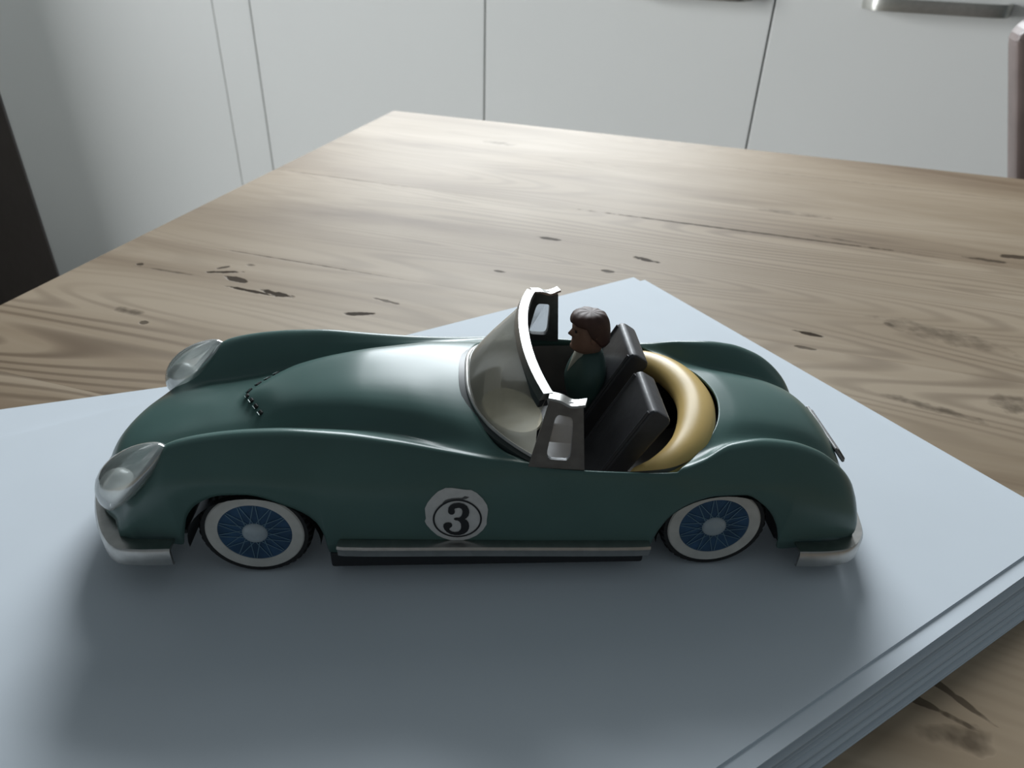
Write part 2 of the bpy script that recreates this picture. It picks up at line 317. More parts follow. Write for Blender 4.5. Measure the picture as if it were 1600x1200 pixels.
# ---------------------------------------------------------------- table of pine planks
TW, TD, TT = 1.90, 1.261, 0.034
table = empty('pine_table', room(TW/2, -TD/2, 0), ROT)
tag(table, 'large old pine plank table carrying the paper and the toy car', 'table')
def pine():
    m = bpy.data.materials.new('worn_pine'); m.use_nodes = True; nt = m.node_tree; b = nt.nodes['Principled BSDF']; lk = nt.links.new
    tc = nt.nodes.new('ShaderNodeTexCoord'); tc.object = table
    oi = nt.nodes.new('ShaderNodeObjectInfo')
    def node(t, **kw):
        n_ = nt.nodes.new(t)
        for k, v in kw.items(): setattr(n_, k, v)
        return n_
    def math_(op, a=None, b_=None, c=None, clamp=False):
        n_ = node('ShaderNodeMath', operation=op, use_clamp=clamp)
        for i, v in enumerate((a, b_, c)):
            if v is None: continue
            if isinstance(v, (int, float)): n_.inputs[i].default_value = v
            else: lk(v, n_.inputs[i])
        return n_.outputs[0]
    sep = node('ShaderNodeSeparateXYZ'); lk(tc.outputs['Object'], sep.inputs[0])
    # long, soft grain: noise stretched along the planks, shifted per plank
    mp = node('ShaderNodeMapping'); mp.inputs['Scale'].default_value = (2.2, 17, 1)
    cmb = node('ShaderNodeCombineXYZ'); r10 = math_('MULTIPLY', oi.outputs['Random'], 13.0)
    lk(r10, cmb.inputs[0]); lk(r10, cmb.inputs[2])
    lk(tc.outputs['Object'], mp.inputs['Vector']); lk(cmb.outputs[0], mp.inputs['Location'])
    n1 = node('ShaderNodeTexNoise'); n1.inputs['Scale'].default_value = 1.0; n1.inputs['Detail'].default_value = 5; n1.inputs['Roughness'].default_value = 0.55; n1.inputs['Distortion'].default_value = 0.6
    lk(mp.outputs[0], n1.inputs['Vector'])
    # ring lines
    mp2 = node('ShaderNodeMapping'); mp2.inputs['Scale'].default_value = (0.9, 9, 1); lk(tc.outputs['Object'], mp2.inputs['Vector']); lk(cmb.outputs[0], mp2.inputs['Location'])
    n2 = node('ShaderNodeTexNoise'); n2.inputs['Scale'].default_value = 1.0; n2.inputs['Detail'].default_value = 2; n2.inputs['Distortion'].default_value = 0.3
    lk(mp2.outputs[0], n2.inputs['Vector'])
    rings = math_('SINE', math_('MULTIPLY', n2.outputs['Fac'], 460.0))
    # where rings are strong
    n3 = node('ShaderNodeTexNoise'); n3.inputs['Scale'].default_value = 4.2; n3.inputs['Detail'].default_value = 2
    lk(tc.outputs['Object'], n3.inputs['Vector'])
    strong = node('ShaderNodeMapRange'); strong.inputs['From Min'].default_value = 0.48; strong.inputs['From Max'].default_value = 0.72; lk(n3.outputs['Fac'], strong.inputs['Value'])
    def region(mx, my, hl, hw):
        dx = math_('MULTIPLY', math_('SUBTRACT', sep.outputs[0], mx*MM - TW/2), 1/(hl*MM)); dy = math_('MULTIPLY', math_('SUBTRACT', sep.outputs[1], TD/2 - my*MM), 1/(hw*MM))
        return math_('SUBTRACT', 1.0, math_('ADD', math_('MULTIPLY', dx, dx), math_('MULTIPLY', dy, dy)), clamp=True)
    ringf = math_('MAXIMUM', math_('MULTIPLY', strong.outputs[0], 0.6), math_('MAXIMUM', region(45, 465, 110, 60), math_('MULTIPLY', region(440, 350, 120, 55), 0.55)))
    cr = node('ShaderNodeValToRGB'); e = cr.color_ramp.elements
    e[0].position = 0.30; e[0].color = (0.195, 0.134, 0.083, 1); e[1].position = 0.66; e[1].color = (0.41, 0.325, 0.235, 1)
    k = cr.color_ramp.elements.new(0.48); k.color = (0.32, 0.243, 0.165, 1)
    lk(n1.outputs['Fac'], cr.inputs['Fac'])
    rm = node('ShaderNodeMapRange'); rm.inputs['From Min'].default_value = -1; rm.inputs['From Max'].default_value = 0.2; rm.inputs['To Min'].default_value = 1.0; rm.inputs['To Max'].default_value = 0.0
    lk(rings, rm.inputs['Value'])
    rf = math_('MULTIPLY', math_('MULTIPLY_ADD', ringf, 0.55, 0.10), rm.outputs[0])
    mix1 = node('ShaderNodeMix', data_type='RGBA'); lk(rf, mix1.inputs['Factor']); lk(cr.outputs[0], mix1.inputs['A']); mix1.inputs['B'].default_value = (0.10, 0.062, 0.036, 1)
    # cracks, gouges and knots: (along, down from far edge, half length, half width, angle deg, darkness)
    marks = [(75, 366, 9, 1.6, 20, .95), (85, 372, 8, 2.4, -8, .9), (70, 362, 4, 1.5, 50, .8), (99, 381, 13, 1.5, -2, .95), (114, 379, 9, 2.2, -4, .95), (162, 384, 9, 1.8, 18, .95), (168, 367, 8, 1.2, -8, .7),
             (27, 374, 2, 1.6, 0, .8), (81, 354, 3, 1.6, 0, .6), (60, 420, 8, 3.2, -6, .66), (74, 427, 2.5, 2, 0, .7), (222, 257, 7, 2.0, 0, .85), (281, 267, 8, 2.2, -10, .9), (264, 291, 4, 1.6, 0, .8), (209, 313, 3.5, 1.6, 0, .8),
             (128, 68, 14, 5, 0, .45), (369, 327, 7, 1.6, -6, .95), (367, 342, 5, 1.4, 0, .7), (490, 181, 12, 3.0, 14, .8), (473, 193, 13, 2.2, 0, .7), (430, 305, 30, 9, -12, .45), (407, 303, 2.5, 3, 30, .66), (448, 361, 8, 8, 0, .6), (415, 376, 22, 3, -12, .6),
             (400, 532, 9, 4, 10, .66), (395, 516, 16, 1.3, -35, .7), (391, 524, 14, 1.3, -20, .7), (361, 153, 26, 3.5, 0, .45), (335, 199, 95, 1.3, 0.5, .75), (392, 192, 20, 1.8, -5, .5), (60, 201.5, 70, 0.9, 0, .55), (100, 341, 60, 0.9, 0, .5), (45, 376, 22, 1.1, 2, .5), (410, 61, 130, 0.9, 0, .4)]
    nzm = node('ShaderNodeTexNoise'); nzm.inputs['Scale'].default_value = 160; nzm.inputs['Detail'].default_value = 2; lk(tc.outputs['Object'], nzm.inputs['Vector'])
    wob = math_('MULTIPLY_ADD', nzm.outputs['Fac'], 3.2, -1.6)
    total = None
    for (mx, my, hl, hw, an, dk) in marks:
        X = mx * MM - TW/2; Y = TD/2 - my * MM
        c_, s_ = math.cos(math.radians(an)), math.sin(math.radians(an))
        dx = math_('SUBTRACT', sep.outputs[0], X); dy = math_('SUBTRACT', sep.outputs[1], Y)
        u = math_('ADD', math_('MULTIPLY', dx, c_ / (hl * MM)), math_('MULTIPLY', dy, s_ / (hl * MM)))
        v = math_('ADD', math_('MULTIPLY', dx, -s_ / (hw * MM)), math_('MULTIPLY', dy, c_ / (hw * MM)))
        r2 = math_('ADD', math_('MULTIPLY', u, u), math_('MULTIPLY', v, v))
        f_ = math_('MULTIPLY', math_('MULTIPLY', math_('SUBTRACT', math_('ADD', 1.1, wob), r2), 2.2 if dk >= .68 else 0.75, clamp=True), dk)
        total = f_ if total is None else math_('MAXIMUM', total, f_)
    mix2 = node('ShaderNodeMix', data_type='RGBA'); lk(total, mix2.inputs['Factor']); lk(mix1.outputs['Result'], mix2.inputs['A']); mix2.inputs['B'].default_value = (0.035, 0.024, 0.016, 1)
    lk(mix2.outputs['Result'], b.inputs['Base Color'])
    rr = node('ShaderNodeMapRange'); rr.inputs['To Min'].default_value = 0.46; rr.inputs['To Max'].default_value = 0.66; lk(n3.outputs['Fac'], rr.inputs['Value']); lk(rr.outputs[0], b.inputs['Roughness'])
    b.inputs['Coat Weight'].default_value = 0.0; lk(math_('MULTIPLY_ADD', total, -0.18, 0.19, clamp=True), b.inputs['Specular IOR Level'])
    bp = node('ShaderNodeBump'); bp.inputs['Strength'].default_value = 0.35; bp.inputs['Distance'].default_value = 0.0008
    n4 = node('ShaderNodeTexNoise'); n4.inputs['Scale'].default_value = 9; n4.inputs['Detail'].default_value = 3; lk(tc.outputs['Object'], n4.inputs['Vector'])
    hgt = math_('SUBTRACT', math_('MULTIPLY_ADD', n4.outputs['Fac'], 3.0, math_('MULTIPLY', rf, -0.25)), math_('MULTIPLY', total, 0.9))
    lk(hgt, bp.inputs['Height']); lk(bp.outputs['Normal'], b.inputs['Normal'])
    return m
MT['pine'] = pine()
edges_ = [0.0, 0.061, 0.201, 0.341, 0.481, 0.621, 0.761, 0.901, 1.041, 1.181, TD]
for i in range(len(edges_) - 1):
    e0, e1 = edges_[i], edges_[i+1]; g = 0.00003
    bm = bmesh.new(); add_box(bm, (0, TD/2 - (e0+e1)/2, TABLE_Z - TT/2), (TW, e1 - e0 - 2*g, TT))
    bm_obj('plank', bm, 'pine', table, True, 40)
for sx in (-1, 1):
    for sy in (-1, 1):
        bm = bmesh.new()
        add_box(bm, (sx*(TW/2 - 0.14), sy*(TD/2 - 0.14), 0.30), (0.07, 0.07, 0.60), bevel=0.006)
        add_box(bm, (sx*(TW/2 - 0.14), sy*(TD/2 - 0.14), (0.60 + TABLE_Z - TT)/2), (0.09, 0.09, TABLE_Z - TT - 0.60), bevel=0.004)
        bm_obj('leg', bm, 'pine', table)
for sy in (-1, 1): box_obj('apron', (0, sy*(TD/2 - 0.14), TABLE_Z - TT - 0.05), (TW - 0.372, 0.022, 0.10), 'pine', table, bevel=0.002)
for sx in (-1, 1): box_obj('apron', (sx*(TW/2 - 0.14), 0, TABLE_Z - TT - 0.05), (0.022, TD - 0.372, 0.10), 'pine', table, bevel=0.002)

# ---------------------------------------------------------------- chairs
def chair(loc, rz, lm, label, top, flare, group=None):
    """chair facing local +x; backrest at x=0; seat ahead; origin on the floor under the backrest's front face; local y spans the width"""
    t = empty('dining_chair', loc, rz); tag(t, label, 'chair')
    Wd = 0.43
    zs = 0.40; bm = bmesh.new(); rad = 0.020
    # back outline in y,z : flare makes it wider at the top
    y0b, y0t = Wd/2 - flare, Wd/2
    out = [(-y0b, zs), (y0b, zs)]
    for k in range(7):
        a = k/6*PI/2; out.append((y0t - rad + rad*math.cos(a), top - rad + rad*math.sin(a)))
    for k in range(7):
        a = PI/2 + k/6*PI/2; out.append((-y0t + rad + rad*math.cos(a), top - rad + rad*math.sin(a)))
    vs = [bm.verts.new((0, y, z)) for y, z in out]; f = bm.faces.new(vs); f.normal_update()
    r = bmesh.ops.extrude_face_region(bm, geom=[f]); bmesh.ops.translate(bm, vec=(-0.035, 0, 0), verts=[v for v in r['geom'] if isinstance(v, bmesh.types.BMVert)])
    bmesh.ops.bevel(bm, geom=list(bm.edges), offset=0.005, segments=2, profile=0.5, affect='EDGES')
    bm_obj('backrest', bm, lm, t)
    box_obj('seat', (0.205, 0, 0.435), (0.40, 0.42, 0.07), lm, t, bevel=0.012)
    for x in (0.02, 0.385):
        for y in (-0.185, 0.185):
            bm = bmesh.new(); add_box(bm, (x, y, 0.20), (0.036, 0.036, 0.40), bevel=0.004); bm_obj('leg', bm, 'dark_wood', t)
    return t
chair(room(-0.118, -0.300 - 0.215), ROT, 'leather_dark', 'near-black high-backed chair tucked under the left table edge', 1.00, 0.0)
chair(room(0.528 + 0.215, 0.120), ROT - PI/2, 'leather_brown', 'worn brown leather chair beyond the far table edge at right', 0.852, 0.15)

# ---------------------------------------------------------------- stack of paper
stack = empty('paper_stack', (0.0633, 0.0021, TABLE_Z)); tag(stack, 'thick stack of white paper sheets under the toy car', 'paper')
NS = 30; th = PAPER_T / NS
def sheet_at(apex, ang, z, k):
    dr = Vector((math.cos(ang), math.sin(ang), 0)); dl_ = Vector((math.cos(ang - PI/2), math.sin(ang - PI/2), 0))
    c = Vector((*apex, 0)) * MM + dr * 0.105 + dl_ * 0.1485
    o = bpy.data.objects.new('sheet', sheet_me); COL.objects.link(o); o.parent = stack
    o.location = (c.x - 0.0633, c.y - 0.0021, z); o.rotation_euler.z = ang
    return o
bm = bmesh.new(); add_box(bm, (0, 0, th*0.46), (0.21, 0.297, th*0.92))
sheet_me = bpy.data.meshes.new('sheet'); bm.to_mesh(sheet_me); bm.free(); sheet_me.materials.append(MT['paper'])
ANG = math.radians(-61.2)
out_dir = np.array([math.cos(ANG), math.sin(ANG)])
for k in range(NS):
    f = 1 - k / (NS - 1)
    spread = 11.0 * f**0.9 + 0.5 * math.sin(k * 1.7)
    if k in (20, 21, 22): spread += 1.4
    ap = np.array([142.8, 165.6]) + out_dir * spread + np.array([random.uniform(-.4, .4), random.uniform(-.4, .4)])
    if k in (26, 27): ap = np.array([142.8, 165.6]) + np.array([5.5, -1.8]); 
    an = ANG + random.uniform(-0.004, 0.004) + (-0.012 * f)
    if k == NS - 1: ap = np.array([142.8, 165.6]); an = ANG
    if k == 25: ap = np.array([52.0, 95.9]); an = math.radians(195.5 + 90)
    sheet_at(ap, an, k * th, k)

# ================================================================= toy car (millimetres, x to the rear, -y towards the camera, z up from the paper)
car = empty('toy_car', (0.0633, 0, ZP)); tag(car, 'dark green tin toy roadster with number 3 roundel on white paper', 'toy car')
OFF = np.array([63.3, 0.0, 0.0])
def cverts(V): return [(np.asarray(v, float) - OFF * MM) for v in V]
def cmesh(name, V, F, m, parent=None, **kw):
    """V in metres in car coordinates; every part keeps its origin at the car's origin"""
    return mesh_obj(name, cverts(V), F, m, parent or car, **kw)
def cbm(name, bm, m, parent=None, smooth=True, sharp=35):
    bmesh.ops.translate(bm, vec=Vector(-OFF * MM), verts=bm.verts); return bm_obj(name, bm, m, parent or car, smooth, sharp)

S_F = [-60, -54, -47, -40, -30, -20, -10, 0, 3, 12, 25, 40, 55, 66, 75]
C4F = [(-35.5,26.5,12), (-36.6,27,16.5), (-33.2,27.3,21.8), (-28.2,27.6,28), (-22.8,27.6,35.2), (-18.3,27.4,40.6), (-10,27,43.3), (0,27,44.6), (3,27,44.8), (12,27,45), (25,27.2,43.9), (40,28.5,42), (55,31,40.1), (66,33,39.1), (76,34,38.6)]
C5F = [(-33.2,31,12), (-34.2,31.3,15.2), (-31.4,31.6,19.5), (-27.2,31.8,25), (-22.5,32.5,30), (-18,33,33), (-10,33.4,34.3), (0,33.7,34.2), (3,33.8,34), (12,34,33.4), (25,34.2,32), (40,34.4,31), (55,34.6,30), (66,34.7,28.5), (76,34.9,27)]
C3F = [(-39.5,22.5,11.5), (-41,22.7,16.5), (-36.5,23,22.5), (-31.5,23,28.5), (-25,22.8,34), (-19.3,22.5,38.6), (-10.5,22.2,41), (0,22,42.4), (3,22,42.6), (11.5,22.3,43), (24,23,42.8), (38,24.8,41.9), (52,27.8,40.7), (62,30,39.9), (72,31.6,39.3)]
C2F = [(-42,18.5,10.8), (-43.5,18.5,15.7), (-41,18.5,20.5), (-37,18.5,26), (-30.5,18,29.6), (-22,17.5,32), (-12.5,17,33.9), (-0.5,17,36.2), (2,17,36.7), (10,17.2,38.4), (21,18.6,40.3), (34,20.6,41.4), (46.5,23.6,41.6), (56,25.8,41.2), (66,28,40.4)]
C1F = [(-43,10,10), (-45.5,10,15), (-44.2,10,20), (-40.2,10,26), (-33.5,10,30), (-24,10,33), (-13,10,35.2), (-1.5,10.3,37.7), (1.8,10.6,39.3), (8.5,11.2,42.2), (19,12.8,44.4), (31,15,45.5), (43,17.4,45.6), (52,19,44.9), (60.8,19.8,43.6)]
C0F = [(-44,0,10), (-46.6,0,15), (-45.6,0,20.3), (-41.7,0,26), (-35,0,30.2), (-25,0,33.4), (-15,0,35.8), (-7,0,37.3), (-4.6,0,39.0), (3,0,42.4), (15,0,45.2), (28,0,46.7), (41,0,47.0), (50,0,46.7), (57.5,0,46.0)]
S_R = [112, 118, 127, 135, 143, 152, 160, 167, 173, 180]
C4R = [(112,33.8,36.4), (118,32,37.5), (127,28,40.5), (135,27,41), (143,26.8,40.1), (152,26.5,36.9), (159.8,26.3,31.3), (165.2,26,24.6), (167.8,25.6,17.5), (166.8,25,8.5)]
C5R = [(112,34.9,27.5), (118,34.8,29), (127,34.5,31.5), (135,34.3,32), (143,34,31), (151.5,33.4,28), (159.5,32.8,24), (165.2,31.8,18.5), (167.2,30.8,13.5), (166.2,30,8.3)]
C3R = [(116.5,29,36.6), (122,26.5,37.1), (129.5,23.6,38.4), (137,22.6,38.9), (145,22.5,37.8), (153,22.3,34.6), (160,22.2,29.3), (165.7,22,23), (168.4,22,16.8), (167.4,22,8.5)]
C2R = [(122.5,22,36.9), (128,20.3,36.4), (134.5,19.2,35.6), (141,18.8,34.6), (148,18.6,32.9), (155,18.5,30), (161,18.5,26.2), (166.2,18.5,20.8), (168.8,18.5,15.6), (168,18.5,8.5)]
C1R = [(128.5,12,37.8), (133,12,37.8), (138.5,12,37.3), (144,12,36.4), (150,12,35.1), (156.5,12,32.6), (162.5,12,28.6), (167.6,12,22.5), (170,12,16.5), (169,12,8.5)]
C0R = [(131,0,38.2), (135,0,38.2), (140,0,37.9), (145,0,37.3), (150.5,0,36.2), (157,0,34), (163,0,30), (168.2,0,23.6), (170.8,0,17), (169.8,0,8.5)]
S_M = [84, 90, 98, 105]
C4M = [(84,34.4,38), (90,34.4,37.5), (98,34.4,37), (105,34.3,36.6)]
C5M = [(84,34.9,27), (90,34.9,27), (98,34.9,27), (105,34.9,27)]
ARCH = [(-34,11.9), (-22,12.0), (-18.2,11.8), (-17.2,15), (-14.9,22.3), (-10.8,27), (-4.8,29.4), (1.2,29.6), (10.8,26), (17.4,21.2), (19.6,15.5), (20.4,9.4), (22,9.2), (60,9.0), (104,8.6), (107,8.6), (107.9,10.8), (109.7,16.8), (112.1,21.4), (117.1,25.9), (123.6,28.1), (131.4,28.2), (137.4,24.4), (141.6,19), (143.9,13), (144.9,8.0), (147,7.6), (160,7.8), (170,8)]
AX, AZ = zip(*ARCH)
s_all = sorted(set(list(np.arange(-60, 181, 1.5)) + S_F + S_M + S_R + [-18.6, -18.2, -17.7, -17.2, -16.5, -16, -15, 18.2, 18.8, 19.3, 19.6, 19.9, 20.1, 20.4, 20.8, 106.5, 107, 107.4, 107.9, 108.5, 109.1, 143, 143.5, 143.9, 144.2, 144.5, 144.9, 145.5]))
s_all = np.array(s_all, float)
C4 = pchip(S_F + S_M + S_R, C4F + C4M + C4R, s_all); C5 = pchip(S_F + S_M + S_R, C5F + C5M + C5R, s_all)
zb_ = pchip(AX, AZ, np.clip(C5[:, 0], -34, 170)); zb_ = np.minimum(zb_, C5[:, 2] - 0.05)
C6 = np.stack([C5[:, 0], C5[:, 1] - np.where(C5[:, 0] < -30, 0.1, 0.9), zb_], 1)
fr_i = s_all <= 75.001; rr_i = s_all >= 111.999
top = {}
for nm, F_, R_ in (('c3', C3F, C3R), ('c2', C2F, C2R), ('c1', C1F, C1R), ('c0', C0F, C0R)):
    arr = np.full((len(s_all), 3), np.nan)
    arr[fr_i] = pchip(S_F, F_, s_all[fr_i]); arr[rr_i] = pchip(S_R, R_, s_all[rr_i]); top[nm] = arr
NSEG = 5
V = []; idx = []
for j in range(len(s_all)):
    mir = lambda p: np.array([p[0], -p[1], p[2]])
    if fr_i[j] or rr_i[j]:
        P = [C6[j], C5[j], C4[j], top['c3'][j], top['c2'][j], top['c1'][j], top['c0'][j]]
        P = P + [mir(p) for p in P[-2::-1]]
        Q = catmull(P, NSEG); row = list(range(len(V), len(V) + len(Q))); V += list(Q)
    else:
        P = [C6[j], C5[j], C4[j], C4[j] + np.array([0, -1.2, -0.3])]
        Q = catmull(P, NSEG)[:2*NSEG+1]; r1 = list(range(len(V), len(V) + len(Q))); V += list(Q)
        Qm = [mir(q) for q in Q][::-1]; r2 = list(range(len(V), len(V) + len(Qm))); V += Qm
        row = r1 + [None] * (12*NSEG + 1 - len(r1) - len(r2)) + r2
    idx.append(row)
Fc = []
for j in range(len(s_all) - 1):
    for q in range(12 * NSEG):
        f = (idx[j][q], idx[j][q+1], idx[j+1][q+1], idx[j+1][q])
        if None in f: continue
        Fc.append(f)
used = sorted({i for f in Fc for i in f}); rem = {o: n for n, o in enumerate(used)}
Vb = [V[i] * MM for i in used]; Fb = [tuple(rem[i] for i in f) for f in Fc]
BVH = BVHTree.FromPolygons([Vector(v) for v in Vb], Fb)
body = cmesh('body_shell', Vb, Fb, 'paint', sharp=60)
body['label'] = 'dark green painted tin body shell'
# make sure normals point outwards, then give the tin a thickness
me = body.data
bm = bmesh.new(); bm.from_mesh(me); bm.faces.ensure_lookup_table()
hi = max(bm.faces, key=lambda f: f.calc_center_median().z)
if hi.normal.z < 0: bmesh.ops.reverse_faces(bm, faces=bm.faces)
bm.to_mesh(me); bm.free()
sm_ = body.modifiers.new('thickness', 'SOLIDIFY'); sm_.thickness = 0.0008; sm_.offset = -1.0
def on_top(x, y):
    h = BVH.ray_cast(Vector((x, y, 80)) * MM, Vector((0, 0, -1)))
    return (np.array(h[0]) / MM, np.array(h[1])) if h[0] is not None else (np.array([x, y, 38.]), np.array([0, 0, 1.]))
def on_side(x, z):
    h = BVH.ray_cast(Vector((x, -80, z)) * MM, Vector((0, 1, 0)))
    return np.array(h[0]) / MM if h[0] is not None else np.array([x, -34.5, z])

# ---- bonnet vents: eight little louvre slots along the V of the bonnet scoop
for sgn in (-1, 1):
    for k in range(4):
        t = (k + 0.45) / 4
        x, y = -5.2 + 7.6 * t, sgn * 11.6 * t
        p, nrm = on_top(x, y)
        dirv = Vector((7.6, sgn * 11.6, 0)).normalized(); nv = Vector(nrm).normalized()
        if nv.z < 0: nv = -nv
        dv = (dirv - nv * dirv.dot(nv)).normalized(); sv = nv.cross(dv)
        Rm = Matrix((dv, sv, nv)).transposed()
        bm = bmesh.new(); add_box(bm, Vector(p + np.array(nv) * 0.12) * MM, Vector((1.9, 1.0, 0.5)) * MM, Rm, bevel=0.0002, seg=1)
        vent = cbm('vent_slot', bm, 'slot')
        off = np.array(sv) * (-0.75 if sgn * sv.x < 0 else 0.75); off = off if off[0] < 0 else -off
        bm = bmesh.new(); add_box(bm, Vector(p + off + np.array(nv) * 0.25) * MM, Vector((2.0, 0.4, 0.6)) * MM, Rm, bevel=0.00015, seg=1)
        cbm('vent_lip', bm, 'paint', vent)

# ---- underside plates
def plate(name, x0, x1, hw, z0, z1, m='base'):
    bm = bmesh.new(); add_box(bm, Vector(((x0+x1)/2, 0, (z0+z1)/2)) * MM, Vector((x1-x0, 2*hw, z1-z0)) * MM, bevel=0.0008); return cbm(name, bm, m)
plate('base_plate', 20.5, 106.8, 33.7, 3.9, 9.3)
plate('base_plate', -30, -19, 26, 9.5, 11.5); plate('base_plate', 146, 163, 28, 6.2, 8.0)
for x in (1.0, 126.0):
    V_, F_ = sweep([(x, -30, 14.2), (x, 30, 14.2)], circ(1.3, 10), up=(0, 0, 1)); cmesh('axle', V_, F_, 'base')

# ---- dark wheel wells over each wheel
for x, cz in ((1.2, 13.5), (127.0, 12.5)):
    for sgn in (-1, 1):
        V_ = []; F_ = []; n = 25
        for i in range(n):
            a = math.radians(-6 + 192 * i / (n - 1))
            for yy in (33.2, 14.0): V_.append(np.array([x + 17.3*math.cos(a), sgn*yy, cz + 15.0*math.sin(a)]) * MM)
        for i in range(n - 1): F_.append((2*i, 2*i+1, 2*i+3, 2*i+2))
        c0 = len(V_); V_.append(np.array([x, sgn*14.0, cz - 1]) * MM)
        for i in range(n - 1): F_.append((c0, 2*i+1, 2*i+3))
        cmesh('wheel_well', V_, F_, 'base')

# ---- cockpit tub
def tub():
    n = 40; pts = []
    def bound(s):        # plan outline of the opening, a little inside the body
        pass
    plan = [(62, 0), (64, 16), (70, 26.5), (78, 31.6), (90, 32.6), (104, 32.4), (112, 30.8), (120.5, 25), (127.6, 14), (130.2, 0)]
    half = catmull(plan, 5); full = np.concatenate([half, (half * [1, -1])[::-1][1:-1]])
    V_ = []; F_ = []; k = len(full)
    for (z, sc) in ((36.6, 1.0), (30, 1.0), (18, 0.97), (15.5, 0.93), (15, 0.6)):
        for x, y in full:
            cx_ = 95; zz = z
            if z > 36: zz = 36.0
            V_.append(np.array([cx_ + (x - cx_) * sc, y * sc, zz]) * MM)
    for r in range(4):
        for q in range(k): F_.append((r*k+q, r*k+(q+1) % k, (r+1)*k+(q+1) % k, (r+1)*k+q))
    F_.append(tuple(4*k+q for q in range(k)))
    cmesh('interior_tub', V_, F_, 'interior')
tub()
# dashboard: curved board under the windscreen
dp = catmull([(69, -27, 0), (66, -14, 0), (65, 0, 0), (66, 14, 0), (69, 27, 0)], 6)
V_, F_ = sweep([(p[0], p[1], 33.5) for p in dp], [(-3.5, -4.5), (3.0, -4.5), (3.6, 0), (2.5, 3.2), (-2.5, 4.0), (-3.5, 2)]); cmesh('dashboard', V_, F_, 'interior')

# ---- seats
def seat(sgn):
    y0, y1 = 4.2, 24.6; yc = sgn * (y0 + y1) / 2; hw = (y1 - y0) / 2
    t = None
    prof_b = [(88.6, 17.5), (94.8, 17.5), (111.0, 45.2), (110.6, 46.8), (107.0, 49.2), (105.2, 49.0)]
    b = prism('seat_back', [(x, yc - hw, z) for x, z in prof_b], (0, 2*hw, 0), 'seat', None, bevel=0.9)
    for v in b.data.vertices: v.co -= Vector(OFF * MM)
    b.parent = car
    prof_c = [(76, 15.2), (96, 15.2), (95, 19), (90.5, 23.6), (79, 25.0), (76.5, 23.8)]
    c = prism('seat_cushion', [(x, yc - hw, z) for x, z in prof_c], (0, 2*hw, 0), 'seat', None, bevel=0.9)
    for v in c.data.vertices: v.co -= Vector(OFF * MM)
    c.parent = b
    # raised piping down both edges of the backrest front
    for s2 in (-1, 1):
        y = yc + s2 * (hw - 1.0)
        V_, F_ = sweep([(90.2, y, 20), (97.6, y, 34.6), (104.9, y, 48.4)], circ(0.55, 8), up=(0, 1, 0)); cmesh('piping', V_, F_, 'seat', b)
    return b
seat(-1); seat(1)

# ---- folded cream hood behind the seats
hp = catmull([(101.5, -29.6, 31.5), (109, -28.2, 33), (116.6, -22.8, 34.8), (122.2, -13, 36.0), (124.6, 0, 36.4), (122.2, 13, 36.0), (116.6, 22.8, 34.8), (109, 28.2, 33), (101.5, 29.6, 31.5)], 8)
nh = len(hp); sc_ = [0.36 + 0.64 * math.sin(PI * i / (nh - 1))**0.55 for i in range(nh)]
V_, F_ = sweep(hp, [(5.5*math.cos(2*PI*i/16), 4.2*math.sin(2*PI*i/16)) for i in range(16)], scale=sc_)
cmesh('folded_hood', V_, F_, 'yellow', sharp=80)['label'] = 'yellowed cream folded soft top'

# ---- windscreen
def ws_base(v): a = abs(v) / 31.0; return np.array([57.8 + 17.5 * a**3.0, v, 46.6 - 7.4 * a**1.9])
def ws_top(v): a = abs(v) / 29.0; return np.array([73.0 + 4.2 * a**2.2, v, 58.4 - 1.6 * a**2])
nv = 41; V_ = []; F_ = []; nr = 8
for i in range(nv):
    q = -1 + 2*i/(nv-1); p0 = ws_base(q*31); p1 = ws_top(q*29)
    for r in range(nr):
        t = r/(nr-1); p = p0*(1-t) + p1*t; p = p + np.array([-1.2, 0, 0.9]) * math.sin(PI*t) * 0.8
        V_.append(p*MM)
for i in range(nv-1):
    for r in range(nr-1): F_.append((i*nr+r, (i+1)*nr+r, (i+1)*nr+r+1, i*nr+r+1))
ws = cmesh('windscreen', V_, F_, 'glass_ws', sharp=80); ws['label'] = 'yellowed clear plastic windscreen'
wpath = [ws_top(-29 + 58*i/30) for i in range(31)]
V_, F_ = sweep(wpath, [(-1.9, -0.8), (-0.9, 1.3), (1.7, 1.0), (1.9, -0.4)]); cmesh('chrome_frame', V_, F_, 'frame_metal', ws, sharp=40)
V_, F_ = sweep([p + np.array([-0.75, 0, -1.9]) for p in wpath], [(-1.4, -0.9), (-1.0, 0.9), (1.0, 0.9), (1.4, -0.9)]); cmesh('frame_lip', V_, F_, 'black_plastic', ws, sharp=40)
bpath = [ws_base(-31 + 62*i/40) + np.array([-0.3, 0, 0.2]) for i in range(41)]
V_, F_ = sweep(bpath, circ(0.5, 8)); cmesh('base_trim', V_, F_, 'chrome', ws)
V_, F_ = sweep([p + np.array([-0.9, 0, -0.9]) for p in bpath], [(-1.6, -1.4), (-1.2, 0.6), (1.2, 0.9), (1.4, -1.4)]); cmesh('base_gasket', V_, F_, 'paint_dark', ws)

